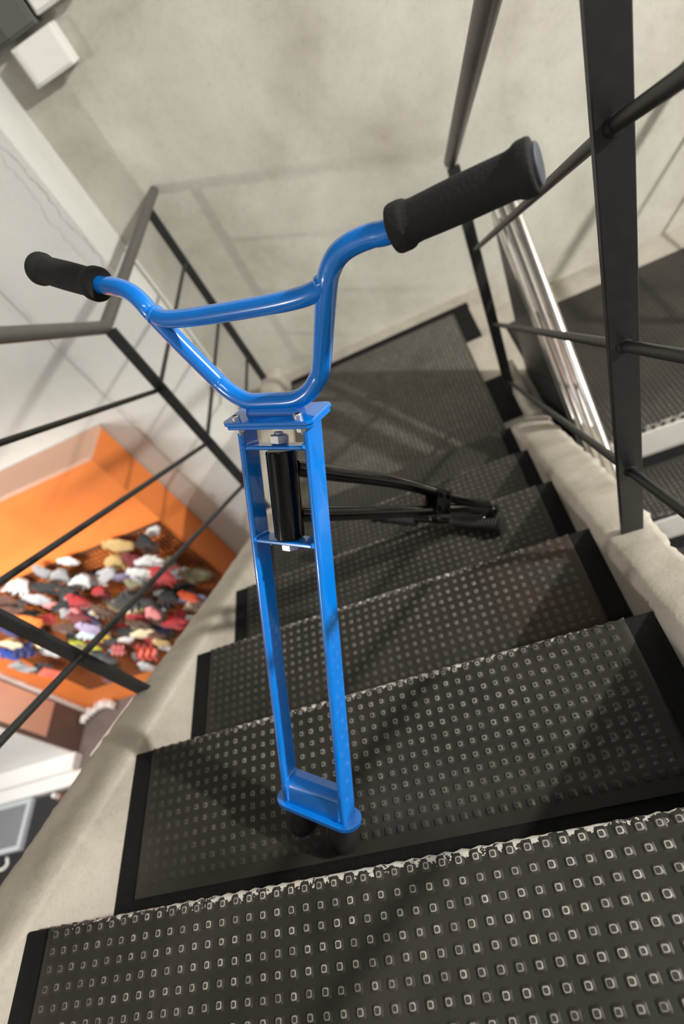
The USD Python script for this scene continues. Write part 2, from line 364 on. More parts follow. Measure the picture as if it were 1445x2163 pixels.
def tread_mat(label, x0, x1, yn, depth, z, bl=0.044, br=0.044, material='tread_plate', full=None, wear_glint_x=None, nose_sign=1, edge_amt=1.0, pitch=1, name='stair_mat', rough=False, border_right=True):
    """nose at y = yn (nose_sign +1: the front faces +y); plate is inset in a black rubber border"""
    full = full or depth + 0.04; s = nose_sign
    t = thing(name, label, 'stair mat', ((x0 + x1) / 2, yn - s * depth / 2, z))
    # border: base sheet with a turned-down lip
    lip = 0.03
    def sheet(xa, xb, ya, th, zt, rad, edge=False, nx=2):
        """section in (distance behind nose d, z)"""
        a = [(ya, zt), (0.03, zt), (0.018, zt), (0.011, zt), (rad, zt)]
        a += [(rad - rad * math.sin(k * math.pi / 8), zt - rad + rad * math.cos(k * math.pi / 8)) for k in range(1, 5)]
        a += [(0.0, zt - lip)]
        b = [(th, zt - lip), (th, zt - th), (ya, zt - th)]
        sec = a + b; xs = np.linspace(xa, xb, nx); S = np.array([[(x, yn - s * d, zz) for d, zz in sec] for x in xs])
        ev = np.zeros((nx, len(sec)))
        ev[:, 2:10] = np.array([0.1, 0.62, 0.9, 1, 1, 1, .8, 0.25])
        return S, ev
    Sb, _ = sheet(x0, x1, full, 0.004, z - 0.003, 0.006, nx=2)
    part('rubber_border', loft(Sb), 'mat_border', t, smooth=30)
    xs0, xs1 = x0 + bl, x1 - br
    S, ev = sheet(xs0, xs1, depth, 0.004, z, 0.006, nx=90)
    xx = S[:, :, 0]; wx = wear_glint_x or (lambda u: 1.0)
    wv = np.array([[min(1.0, .55 + .5 * max(0, math.sin(math.pi * min(1, max(0, (((x - x0) / (x1 - x0)) - .08) / .86)))) ** .7) for x in r] for r in xx])
    S[:, 4:10, 2] += 0.0012 * np.sin(xx[:, 4:10] / PX * 2 * np.pi); S[:, 7:10, 1] += s * 0.001 * np.sin(xx[:, 7:10] / PX * 2 * np.pi)
    m = loft(S); e = np.concatenate([(ev * wv * edge_amt).ravel(), [0, 0]])
    pm = usdkit.mesh(stage, uniq(t.GetPath().pathString, 'tread_plate'), (m[0] - np.array(((x0 + x1) / 2, yn - s * depth / 2, z)), m[1]), L[material], smooth=True)
    for k, a in (('edge', e), ('worn', np.zeros(len(e)))):
        UsdGeom.PrimvarsAPI(pm).CreatePrimvar(k, Sdf.ValueTypeNames.FloatArray, 'vertex').Set(Vt.FloatArray.FromNumpy(np.asarray(a, np.float32)))
    r = random.Random(int(abs(yn) * 1000) + 11)
    kx = np.arange(math.ceil((xs0 + 0.008) / PX), math.floor((xs1 - 0.008) / PX) + 1) * PX + 0.0004
    ky = np.arange(0, int((depth - 0.018) / PY) + 1) * PY + 0.010
    X, Y = np.meshgrid(kx, ky); X, Y = X.ravel(), Y.ravel()
    fade = np.clip(1.05 - (Y / 0.23) ** 2, 0.10, 1)
    wear_glint = np.array([min(1.0, max(0.0, wx((x - x0) / (x1 - x0)) * fd * r.uniform(0.55, 1.15))) for x, fd in zip(X, fade)])
    (v, f), w = stud_field(X, yn - s * Y, z, wear_glint, r, rough)
    p = usdkit.mesh(stage, uniq(t.GetPath().pathString, 'embossed_studs'), (v - np.array(((x0 + x1) / 2, yn - s * depth / 2, z)), f), L[material], smooth=True)
    for k, a in (('worn', w), ('edge', np.zeros(len(w)))):
        UsdGeom.PrimvarsAPI(p).CreatePrimvar(k, Sdf.ValueTypeNames.FloatArray, 'vertex').Set(Vt.FloatArray.FromNumpy(np.asarray(a, np.float32)))
    tag(p.GetPrim(), kind='stuff')
    return t
mid = lambda a, b, hi=1.0, lo=0.25: (lambda u: lo + (hi - lo) * float(np.clip(np.sin(np.clip((u - a) / (b - a), 0, 1) * np.pi) * 1.6, 0, 1)))
tread_mat('nearest studded black stair mat with broad worn white nosing at the photo\'s bottom edge', 0, 1.0, 0.0, 0.25, 0.0, wear_glint_x=mid(0.02, 1.05), edge_amt=1.04)
tread_mat('studded stair mat on which the blue scooter\'s rubber feet stand', 0, 1.0, G, 0.25, -RZ, wear_glint_x=mid(0.08, 0.92, .85, .12), edge_amt=.98)
tread_mat('studded stair mat with a rusty right end, one step below the scooter\'s feet', 0, 1.0, 2 * G, 0.25, -2 * RZ, wear_glint_x=mid(0.1, 0.9, .8), edge_amt=.95, material='tread_plate_rusty')
tread_mat('studded stair mat carrying the scooter\'s right foot peg', 0, 1.0, 3 * G, 0.25, -3 * RZ, wear_glint_x=mid(0.1, 0.9, .6), edge_amt=.9)
tread_mat('narrow-looking studded stair mat just below the scooter\'s foot pegs', 0, 1.0, 4 * G, 0.25, -4 * RZ, wear_glint_x=mid(0.1, 0.9, .4), edge_amt=.84)
tread_mat('last studded stair mat above the landing, mostly hidden by the steps', 0, 1.0, 5 * G, 0.25, -5 * RZ, wear_glint_x=mid(0.1, 0.9, .3), edge_amt=.6)

# landing mat: studded sheet with a rear border band and a right-hand strip in two pieces
lm = thing('landing_mat', 'large studded black rubber mat covering the landing', 'floor mat', (0.5, 2.05, LZ))
LTOP = LZ
part('rubber_sheet', box(0.0, 1.0, 1.46, 2.585, LTOP - 0.007, LTOP, 0.0), 'landing_rubber_sheen', lm, smooth=False)
part('rear_border', box(0.0, 1.09, 2.585, 2.64, LTOP - 0.007, LTOP - 0.001, 0.002), 'mat_border', lm)
part('border_strip', box(1.002, 1.085, 2.30, 2.583, LTOP - 0.007, LTOP - 0.001, 0.002), 'mat_border', lm)
part('border_strip', box(1.002, 1.10, 1.66, 1.96, LTOP - 0.007, LTOP - 0.001, 0.002), 'mat_border', lm)
kx = np.arange(1, 50) * PX + 0.006; ky = 1.475 + np.arange(0, 56) * PY; X, Y = np.meshgrid(kx, ky)
rr = random.Random(5)
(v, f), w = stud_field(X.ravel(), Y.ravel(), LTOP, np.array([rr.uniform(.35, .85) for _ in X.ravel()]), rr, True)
p = usdkit.mesh(stage, lm.GetPath().pathString + '/embossed_studs', (v - np.array((0.5, 2.05, LZ)), f), L['landing_rubber_sheen'], smooth=True)
UsdGeom.PrimvarsAPI(p).CreatePrimvar('worn', Sdf.ValueTypeNames.FloatArray, 'vertex').Set(Vt.FloatArray.FromNumpy(w.astype(np.float32)))
tag(p.GetPrim(), kind='stuff')
# the lower level: landing mat and the two nearest treads of the lower flight
tread_mat('studded black mat on the lower landing right of the railing, with a pale worn lip', 1.24, 2.42, 1.5, 1.03, LZ2, bl=0.01, br=0.01, wear_glint_x=mid(-.5, 1.5, .35), nose_sign=-1, edge_amt=.9, name='landing_mat', rough=True, full=1.04)
tread_mat('studded mat on the first tread of the lower flight, between two white risers', 1.24, 2.42, 1.18, 0.25, LZ2 - RZ, bl=0.01, br=0.01, wear_glint_x=mid(-.5, 1.5, .3), nose_sign=-1, edge_amt=.8, rough=True, full=0.31)
tread_mat('studded mat on the second tread of the lower flight, behind the big black post', 1.24, 2.42, 0.86, 0.25, LZ2 - 2 * RZ, bl=0.01, br=0.01, wear_glint_x=mid(-.5, 1.5, .3), nose_sign=-1, edge_amt=.8, rough=True, full=0.31)
tread_mat('studded mat on the lowest visible tread of the lower flight, in the dark', 1.24, 2.42, 0.54, 0.25, LZ2 - 3 * RZ, bl=0.01, br=0.01, wear_glint_x=mid(-.5, 1.5, .2), nose_sign=-1, edge_amt=.6, rough=True, full=0.31)

# ------------------------------------------------------------------ railings
def weld(p, d, r):
    d = np.asarray(d, float) / np.linalg.norm(d)
    return lathe_axis(np.asarray(p) - d * 0.001, np.asarray(p) + d * 0.007, [(0, r * 1.5), (0.4, r * 1.42), (1, r * 1.02)], 16)
XL = -0.09
rl = thing('stair_railing', 'black flat-bar railing with grey handrail on the left kerb, above the orange shop display', 'railing', (XL, 1.0, -0.6))
def post(parent, x, y, zb, zt, w=0.04, t=0.012):
    return part('post', bar((x, y, zb), (x, y, zt), w, t, (1, 0, 0)), 'black_satin', parent, smooth=False)
zE, zD = -0.30, -0.90
post(rl, -0.10, 0.488, zE - 0.02, 0.755); post(rl, -0.082, 1.53, zD, 0.125); post(rl, -0.095, 2.53, -0.90, 0.125)
RR = 0.008
for h in (-0.125, -0.41, -0.675):
    yD, zt = 1.524, h; s_ = -0.592
    a = (XL, -0.75, zt + s_ * (-0.75 - yD)); b = (XL, yD, zt)
    rod = part('rod', tube(a, b, RR, 16), 'black_satin', rl)
    for yy in (0.478, ):
        part('weld_bead', weld((XL, yy, zt + s_ * (yy - yD)), (0, -1, .59), RR), 'black_satin', rod)
    part('rod', tube((XL, yD, zt), (XL, 2.53, zt), RR, 16), 'black_satin', rl)
s_ = -0.592
hz = 0.131
hz = 0.140
part('handrail', sweep([(XL, -0.75, hz + s_ * (-0.75 - 1.53)), (XL, 1.515, hz + .009), (XL, 1.53, hz), (XL, 1.55, hz), (XL, 2.735, hz)], 0.0205, 24, smooth_path=False), 'rail_top', rl, smooth=40)

XR = 1.06
rrl = thing('stair_railing', 'black flat-bar railing with welded rods on the right kerb, its big post nearest the viewer', 'railing', (XR, 1.0, -0.6))
post(rrl, 1.06, 0.507, -0.335, 0.745); post(rrl, 1.082, 1.80, -1.0, -0.02)
for zA, zB in ((0.452, -0.305), (0.177, -0.625), (-0.092, -0.93)):
    A = np.array((1.06, 0.501, zA)); B = np.array((1.083, 1.795, zB)); d = (B - A) / np.linalg.norm(B - A)
    d2 = np.array((-.012, -1, .52)) if zA > .3 else (np.array((0, -1, .60)))
    d2 = d2 / np.linalg.norm(d2)
    rod = part('rod', tube(A, B, RR, 16), 'black_satin', rrl)
    rod2 = part('rod', tube(A + d2 * 1.1, A, RR, 16), 'black_satin', rrl)
    part('weld_bead', weld(A + np.array((0, 0.001, 0)), d2, RR), 'black_satin', rod2)
part('handrail', sweep([(1.045, -0.75, 0.752 + 0.60 * 1.25), (1.062, 0.507, 0.752), (1.082, 1.83, -0.012)], 0.0205, 24, smooth_path=False), 'rail_top', rrl, smooth=40)

# lower-flight inner railing: polished steel handrails over a dark steel cheek plate
il = thing('steel_handrail', 'polished steel double handrail with a dark cheek plate beside the lower flight', 'handrail', (1.2, 1.5, -0.6))
d = np.array((0, -0.753, -0.619)); d /= np.linalg.norm(d)
def along(p, q, ext0=0, ext1=0):
    p, q = np.array(p, float), np.array(q, float); u = (q - p) / np.linalg.norm(q - p); return p - u * ext0, q + u * ext1
a, b = along((1.2, 1.80, -0.186), (1.2, 1.06, -0.815), 0.0, 0.12)
part('round_rail', tube(a, b, 0.017, 24), 'chrome', il)
a, b = along((1.215, 1.72, -0.160), (1.215, 1.0, -0.80), 0.04, 0.12)
part('round_rail', tube(a, b, 0.020, 24), 'chrome', il)
a, b = along((1.19, 1.92, -0.262), (1.19, 1.12, -0.885), 0.0, 0.12)
part('flat_rail', bar(a, b, 0.05, 0.012, (0, 0.6, -0.8), 0.003), 'chrome', il, smooth=False)
part('post', bar((1.20, 1.90, -1.2), (1.20, 1.90, -0.30), 0.04, 0.03, (0, 1, 0)), 'black_satin', il, smooth=False)
def yz_plate(pts, x0, x1): return extrude_x(pts, x0, x1)
part('cheek_plate', yz_plate([(1.88, -0.36), (1.15, -0.93), (1.0, -1.35), (1.88, -1.25)], 1.185, 1.197), 'black_satin', il, smooth=False)
# outer railing of the lower flight (just outside the frame, throws the rod shadows on the wall)
ol = thing('landing_railing', 'black rod railing on the outer side of the lower landing', 'railing', (2.45, 2.0, LZ2))
for y in (1.56, 2.6):
    part('post', bar((2.45, y, LZ2 + 0.001), (2.45, y, -0.25), 0.04, 0.012, (1, 0, 0)), 'black_satin', ol, smooth=False)
for z in (-0.52, -0.80, -1.06):
    part('rod', tube((2.45, 1.55, z), (2.45, 2.735, z), RR, 14), 'black_satin', ol)
part('handrail', tube((2.45, 1.55, -0.235), (2.45, 2.735, -0.235), 0.0205, 24), 'rail_top', ol)

# ------------------------------------------------------------------ the blue snow scooter
O = np.array([0.4276, 0.1090, -0.1143])
RS = np.array([[0.8867101810726967, 0.3188470404474013, -0.33478593097673404],
               [-0.46145706112088614, 0.5660099611864929, -0.6831472056440979],
               [-0.028327292911607793, 0.7602429142291285, 0.6490210134045753]])
W = lambda u, v, n: O + RS @ np.array((u, v, n), float)
sc = thing('snow_scooter', 'bright blue flat-bar scooter frame with handlebar, propped on the steps by its black rear arm', 'scooter', O)
def lbox(u0, u1, v0, v1, n0, n1, bev=0.0015):
    return bev_box((u1 - u0, v1 - v0, n1 - n0), bev, RS, W((u0 + u1) / 2, (v0 + v1) / 2, (n0 + n1) / 2))
AF, BF, UB = 0.0105, 0.0335, 0.0519
TILT = 0.337
def rounded_bar(uc, v0):
    """flat-oval tube whose top end is cut to the slope of the fork plate"""
    pts = []
    for su, sn, a0 in ((1, 1, 0), (-1, 1, 90), (-1, -1, 180), (1, -1, 270)):
        rd = 0.0046
        for a in (0, 22, 45, 68, 90):
            t = math.radians(a0 + a); pts.append((su * (AF / 2 - rd) + rd * math.cos(t), sn * (BF / 2 - rd) + rd * math.sin(t)))
    top = lambda n: 0.588 + (0.0303 - n) * math.tan(TILT) - 0.0102 / math.cos(TILT)
    return loft([[W(uc + a, v0 + (top(b) - v0) * k, b) for a, b in pts] for k in np.linspace(0, 1, 14)])
for s in (-1, 1):
    fb = part('fork_bar', rounded_bar(s * UB, -0.002), 'blue_paint', sc, smooth=50)
def stadium(hw, r, v0, v1, n0=0.0, chs=0.0012):
    pts = [(s * (hw - r) + r * math.sin(t) * 1.0, r * math.cos(t)) for s, a in ((1, 0), (-1, 180)) for t in np.radians(np.arange(a, a + 181, 12))]
    out = []
    for v, k in ((v0, r - chs), (v0 + chs, r), (v1 - chs, r), (v1, r - chs)):
        out.append([W(x * (k / r) if abs(x) > hw - r else x, v, n0 + y * k / r) for x, y in pts])
    return loft(out)
part('base_plate', stadium(0.073, 0.0235, -0.010, -0.002, 0.0015), 'blue_paint', sc, smooth=30)
# tray between the bars: sloped front sheet, back sheet and top lip
hb_ = UB - AF / 2 + 0.0015
def prism_u(pts, u0, u1): return loft([[W(u, v, n) for v, n in pts] for u in (u0, u1)])
part('base_web', prism_u([(-0.002, 0.0160), (0.024, 0.0135), (0.031, 0.0115), (0.037, 0.0075), (0.0405, 0.0025), (0.0400, -0.003), (0.0375, -0.014), (-0.002, -0.0150)], -hb_, hb_), 'blue_paint', sc, smooth=30)
for s_ in (-1, 1):
    part('weld_bead', sweep([W(s_ * (hb_ - .0015), 0.002, 0.0155), W(s_ * (hb_ - .0015), 0.022, 0.0142), W(s_ * (hb_ - .0015), 0.034, 0.0105), W(s_ * (hb_ - .0015), 0.0405, 0.003), W(s_ * (hb_ - .0015), 0.0385, -.012)], 0.0026, 10, 5), 'blue_paint', sc, smooth=50)
for u in (-0.036, 0.040):
    c = W(u, -0.012, 0.0)
    e = W(u, -0.0675, 0.0)
    ft = lathe_axis(c, e, [(0, 0.0150), (0.25, 0.0215), (0.6, 0.0225), (0.86, 0.0190), (0.97, 0.011), (1.0, 0.004)], 24)
    ft[0][:, 2] = np.maximum(ft[0][:, 2], -RZ + 0.0018)
    part('rubber_foot', ft, 'rubber', sc, smooth=60, label='black rubber foot under the blue base plate')
# head cross plates with welds
for v in (0.5545, 0.4275):
    cp = part('cross_plate', lbox(-hb_ - 0.001, hb_ + 0.001, v - 0.0028, v + 0.0028, -0.0165, 0.0165), 'blue_paint', sc, smooth=False)
    for s in (-1, 1):
        part('weld_bead', sweep([W(s * (hb_ - 0.001), v + 0.004, -0.012), W(s * (hb_ - 0.0005), v + 0.004, 0.004), W(s * (hb_ - 0.001), v + 0.003, 0.0145), W(s * (hb_ - .001), v - 0.001, 0.0168)], 0.0032, 10, 5), 'blue_paint', cp)
up = RS[:, 1]
nt = part('steering_nut', hexnut(W(0, 0.5575, 0), up, 0.0125, 0.013), 'zinc', sc, smooth=False, label='zinc steering nut on the upper cross plate')
part('bolt_end', lathe_axis(W(0, 0.5705, 0), W(0, 0.574, 0), [(0, .0062), (.6, .0062), (1, .005)], 16), 'zinc', nt)
part('steering_nut', hexnut(W(0, 0.4245, 0), -up, 0.0125, 0.010), 'zinc', sc, smooth=False, label='zinc steering bolt head under the lower cross plate')
part('head_tube', lathe_axis(W(0, 0.4325, 0), W(0, 0.5495, 0), [(0, 0.0188), (0.015, 0.0202), (0.985, 0.0202), (1.0, 0.0188)], 40), 'black_gloss', sc, smooth=40, label='black head tube between the blue bars')
# top plates
TILT = 0.337
PC = np.array((0.588 + 0.029 * math.sin(TILT), 0.0303 - 0.029 * math.cos(TILT)))
def WT(u, h, m):
    """point on the tilted clamp plate: h above its top face, m forward of its middle"""
    return W(u, PC[0] + h * math.cos(TILT) - m * math.sin(TILT), PC[1] + h * math.sin(TILT) + m * math.cos(TILT))
upT = RS @ np.array((0, math.cos(TILT), math.sin(TILT)))
def plate(v0, v1, hw, n0, n1, cut=0.006):
    pts = [(-hw + cut, n1), (hw - cut, n1), (hw, n1 - cut), (hw, n0 + cut), (hw - cut, n0), (-hw + cut, n0), (-hw, n0 + cut), (-hw, n1 - cut)]
    return loft([[WT(u * (1 - k / hw), v, n - np.sign(n) * k) for u, n in pts] for v, k in ((v0, .0008), (v0 + .0008, 0), (v1 - .0008, 0), (v1, .0008))])
part('fork_plate', plate(-0.0105, -0.0056, 0.0675, -0.0275, 0.0275), 'blue_paint', sc, smooth=25)
part('clamp_plate', plate(-0.0050, 0.0, 0.0696, -0.0290, 0.0290), 'blue_paint', sc, smooth=25)
part('handlebar_pad', loft([[WT(u, h, m) for h, m in ((-.0005, -.009), (.004, -.0085), (.008, -.006), (.008, .006), (.004, .0085), (-.0005, .009))] for u in (-0.040, -0.037, 0.037, 0.040)]), 'blue_paint', sc, smooth=50)
for u in (-0.050, 0.047):
    for m in (0.0190,):
        bt = part('clamp_bolt', lathe_axis(WT(u, 0, m), WT(u, 0.0065, m), [(0, .0056), (.82, .0058), (1, .0050)], 20), 'zinc', sc, label='zinc socket-head bolt through the clamp plate')
        part('socket', hexnut(WT(u, 0.0062, m), upT, .0030, .0005), 'black_board', bt, smooth=False)
        part('clamp_nut', hexnut(WT(u, -0.0105, m), -upT, 0.0068, 0.0065), 'zinc', sc, smooth=False, label='zinc nut under the fork plate')
        part('bolt_end', lathe_axis(WT(u, -.017, m), WT(u, -.021, m), [(0, .0032), (.7, .0032), (1, .0024)], 12), 'zinc', bt)
# handlebar
half = [(0.0, 0.6120, 0.0060), (0.022, 0.6120, 0.0060), (0.040, 0.6140, 0.0062), (0.0577, 0.6220, 0.0075), (0.072, 0.634, 0.0115), (0.0821, 0.6465, 0.0165), (0.105, 0.687, 0.0405), (0.1265, 0.7265, 0.0625),
        (0.1345, 0.7395, 0.0670), (0.1450, 0.7500, 0.0690), (0.160, 0.7575, 0.0695), (0.182, 0.7630, 0.0694), (0.2107, 0.7671, 0.0692), (0.322, 0.7955, 0.0690)]
asym = lambda U: float(np.interp(U, [0, .1, .15, .2107, .2708, .3257], [0, 0.0005, .001, .0059, .0085, .0129]))
def hbp(s, p): return W(s * p[0], p[1] - s * asym(p[0]), p[2])
path = [hbp(-1, p) for p in half[:0:-1]] + [hbp(1, p) for p in half]
part('handlebar_tube', sweep(path, 0.0111, 28, 7), 'blue_paint', sc, smooth=50)
cb = [(-0.1235, 0.7262, 0.0620), (-0.112, 0.7215, 0.0637), (-0.095, 0.7180, 0.064), (-0.06, 0.7160, 0.064), (0, 0.7155, 0.064), (0.06, 0.7160, 0.064), (0.095, 0.7180, 0.064), (0.112, 0.7210, 0.0637), (0.1235, 0.7250, 0.062)]
xb = part('crossbar', sweep([W(*c) for c in cb], 0.0107, 26, 6), 'blue_paint', sc, smooth=50)
for s in (-1, 1):
    c = W(s * 0.1205, 0.7245, 0.0622); dd = RS @ np.array((s * 0.75, 0.5, 0))
    part('weld_bead', lathe_axis(c - dd * .002, c + dd * .006, [(0, .0112), (.4, .0128), (1, .0118)], 22), 'blue_paint', xb)
def grip(s):
    a, b = hbp(s, (0.205, 0.7657, 0.0692)), hbp(s, (0.326, 0.7965, 0.0690))
    pr = [(-0.005, .0185), (0.0, .0205), (.02, .0213), (.085, .0213), (.115, .0205), (.135, .0186), (.18, .0180), (.35, .0184), (.55, .0186), (.75, .0182), (.84, .0180), (.875, .0188), (.90, .0206), (.925, .0214), (.975, .0214), (.995, .0205), (1.0, .0185)]
    g = part('grip', lathe_axis(a, b, pr, 36), 'foam_grip', sc, smooth=60, label='black foam grip at the %s end of the handlebar' % ('left' if s < 0 else 'right'))
    part('end_plug', lathe_axis(b - (b - a) * .01, b + (b - a) * 0.035, [(0, .0160), (.75, .0160), (1, .0142)], 28), 'grip_plug', g, smooth=40, label='grey end plug')
    return g
grip(-1); grip(1)
# rear arm: two black tubes meeting at the axle lug, foot pegs lying on the steps
P = lambda *a: np.array(a, float)
part('rear_tube', sweep([W(0.012, .5265, -.006), P(.6264, .4608, .1964), P(.6882, .568, .0109), P(.7549, .6836, -.2171), P(.7950, .7520, -.3490), P(.8190, .7950, -.4280)], 0.0118, 20, 6), 'black_gloss', sc, smooth=50)
part('rear_tube', sweep([W(0.010, .463, -.006), P(.6041, .4212, .1567), P(.6691, .5343, -.0254), P(.7104, .606, -.1408), P(.7526, .6793, -.2542), P(.7937, .7508, -.3775), P(.8180, .7930, -.4480)], 0.0115, 20, 6), 'black_gloss', sc, smooth=50)
dz = np.array((.34, -.19, 0)); dz /= np.linalg.norm(dz)
lug = P(.820, .7965, -.452)
lg = part('axle_lug', lathe_axis(lug - dz * .017, lug + dz * .017, [(0, .016), (.1, .0185), (.9, .0185), (1, .016)], 24), 'black_gloss', sc)
part('lug_bolt', hexnut(lug + dz * .017 + P(0, 0, .001), dz, .008, .006), 'black_gloss', lg, smooth=False)
c = P(.7276, .6361, -.1573)
for k in (-1, 1):
    o = c + dz * 0.013 * k
    dl = lug - c; dl /= np.linalg.norm(dl); nv = np.cross(dz, dl)
    br_ = bev_box((0.07, 0.05, 0.005), .0015, np.array([dl, nv, dz]).T, o)
    bk = part('arm_bracket', br_, 'black_gloss', sc, smooth=False)
    for q in (-.02, .02):
        for w_ in (-.014, .014):
            part('bracket_bolt', hexnut(o + dl * q + nv * w_ + dz * k * .002, dz * k, .006, .006), 'black_gloss', bk, smooth=False)
pz = -3 * RZ + 0.0018 + 0.0246
pegA, pegB = P(.7165, .8356, pz), P(.840, .7564, pz); pegC, pegD = P(.498, .9491, pz), P(.6199, .8765, pz)
ax = part('axle', tube(pegC + (pegD - pegC) * .8, pegA + (pegB - pegA) * .3, 0.012, 20), 'black_gloss', sc)
part('arm_stay', sweep([c + P(0, 0.005, -.01), c + (P(.668, .856, pz) - c) * .5 + P(0, .01, 0), P(.668, .856, pz)], 0.011, 16, 6), 'black_gloss', sc)
part('arm_stay', sweep([lug, lug * .5 + P(.79, .79, pz) * .5, P(.775, .797, pz)], 0.012, 16, 6), 'black_gloss', sc)
for a, b in ((pegA, pegB), (pegD, pegC)):
    pr = [(0, .016), (0.01, .0215), (.06, .0225)]
    for k in range(14):
        t0 = .08 + k * .06; pr += [(t0, .0225), (t0 + .025, .0225), (t0 + .032, .0212), (t0 + .05, .0212)]
    pr += [(.94, .0212), (.945, .0242), (.99, .0242), (1.0, .0215)]
    part('foot_peg', lathe_axis(a, b, pr, 28), 'rubber', sc, smooth=30, label='ribbed black rubber foot peg')

# ------------------------------------------------------------------ shop below on the left
YB = 2.17
ob = thing('display_wall', 'freestanding orange display wall in the shop below, hung with gloves', 'display wall', (-2.9, 2.31, FLOOR))
part('orange_core', box(-4.9, -1.05, YB, 2.445, FLOOR, -0.66, 0.004), 'orange_paint', ob, smooth=False)
part('top_board', box(-4.9, -1.05, YB, 2.445, -0.66, -0.635, 0.003), 'orange_top', ob, smooth=False, label='pale orange top of the display wall')
wr = thing('wire_rack', 'dark wire grid rack fixed to the orange display wall behind the gloves', 'rack', (-2.0, YB - 0.02, -2.0))
wires = []
for x in np.arange(-3.05, -1.07, 0.036): wires.append(box(x - .003, x + .003, YB - .020, YB - .016, -2.78, -1.24))
for z in np.arange(-2.78, -1.22, 0.036): wires.append(box(-3.05, -1.07, YB - .016, YB - .012, z - .003, z + .003))
part('wire_grid', cat(*wires), 'dark_wire', wr, smooth=False, kind='stuff')
for z in (-1.24, -2.78): part('frame_rail', tube((-3.05, YB - .018, z), (-1.07, YB - .018, z), .006, 8), 'dark_wire', wr)
for x in (-3.05, -1.07): part('frame_rail', tube((x, YB - .018, -2.78), (x, YB - .018, -1.24), .006, 8), 'dark_wire', wr)

def hull_spheres(pr, seg=8):
    return m3.Manifold.batch_hull([m3.Manifold.sphere(r, seg).translate(tuple(p)) for p, r in pr])
def hand_mesh(kind, r):
    """glove hanging from its cuff at the origin, fingers towards -z, metres"""
    s = 1.0; parts = []
    parts.append(hull_spheres([((-.030, 0, -.045), .018), ((.030, 0, -.045), .018), ((-.038, 0, -.10), .019), ((.036, 0, -.10), .019)]))
    if kind == 'mitten':
        parts.append(hull_spheres([((-.030, 0, -.10), .021), ((.030, 0, -.10), .021), ((-.018, .004, -.165), .019), ((.018, .004, -.165), .019)]))
    else:
        for k, (x, ln) in enumerate(((-.034, .058), (-.012, .072), (.011, .068), (.033, .050))):
            sp = x * .35 + r.uniform(-.006, .006); bend = r.uniform(-.012, .012)
            parts.append(hull_spheres([((x, 0, -.10), .0125), ((x + sp * .6, bend, -.10 - ln * .6), .0115)]))
            parts.append(hull_spheres([((x + sp * .6, bend, -.10 - ln * .6), .0115), ((x + sp, bend * 2, -.10 - ln), .0095)]))
    parts.append(hull_spheres([((.034, 0, -.065), .015), ((.060, -.006, -.090), .013)]))
    parts.append(hull_spheres([((.060, -.006, -.090), .013), ((.066, -.010, -.118), .010)]))
    m = parts[0]
    for q in parts[1:]: m = m + q
    hand = arr(m); hand[0][:, 1] *= 0.62
    cuff = lathe_axis((0, 0, 0.0), (0, 0, -.052), [(0, .030), (.08, .035), (.3, .033), (.75, .032), (1, .034)], 14)
    cuff[0][:, 1] *= 0.38
    return hand, cuff
def scarf_mesh(r):
    a = grid_surface(lambda u, v: np.stack([(u - .5) * .15 + .012 * np.sin(v * 7), -.012 - .014 * np.cos(u * 19 + v * 2), -v * .22], 1), 16, 12)
    b = (a[0] + np.array((0, .006, 0)), a[1][:, ::-1])
    return cat(a, b)
COL = dict(white=(.66, .66, .66), grey=(.30, .30, .31), black=(.012, .012, .013), orange=(.85, .20, .02), maroon=(.16, .012, .016), pink=(.80, .25, .25), lavender=(.36, .30, .46), navy=(.018, .02, .09),
           tan=(.55, .37, .15), crimson=(.38, .012, .016), olive=(.22, .20, .11), vermilion=(.80, .10, .02), lilac=(.45, .48, .75), cream=(.78, .66, .42), yellow=(.80, .52, .02), lime=(.62, .66, .05),
           red=(.70, .03, .03), coral=(.85, .16, .10), mint=(.45, .70, .55), teal=(.25, .50, .55), blue=(.01, .06, .42), cyan=(.55, .68, .72), brown=(.10, .04, .022), silver=(.42, .42, .44), indigo=(.03, .04, .20), charcoal=(.045, .045, .05))
for k, c in COL.items(): plain('knit_' + k, c, 0.85, var=0.18, scale=90, bump=0.3, sheen=0.2)
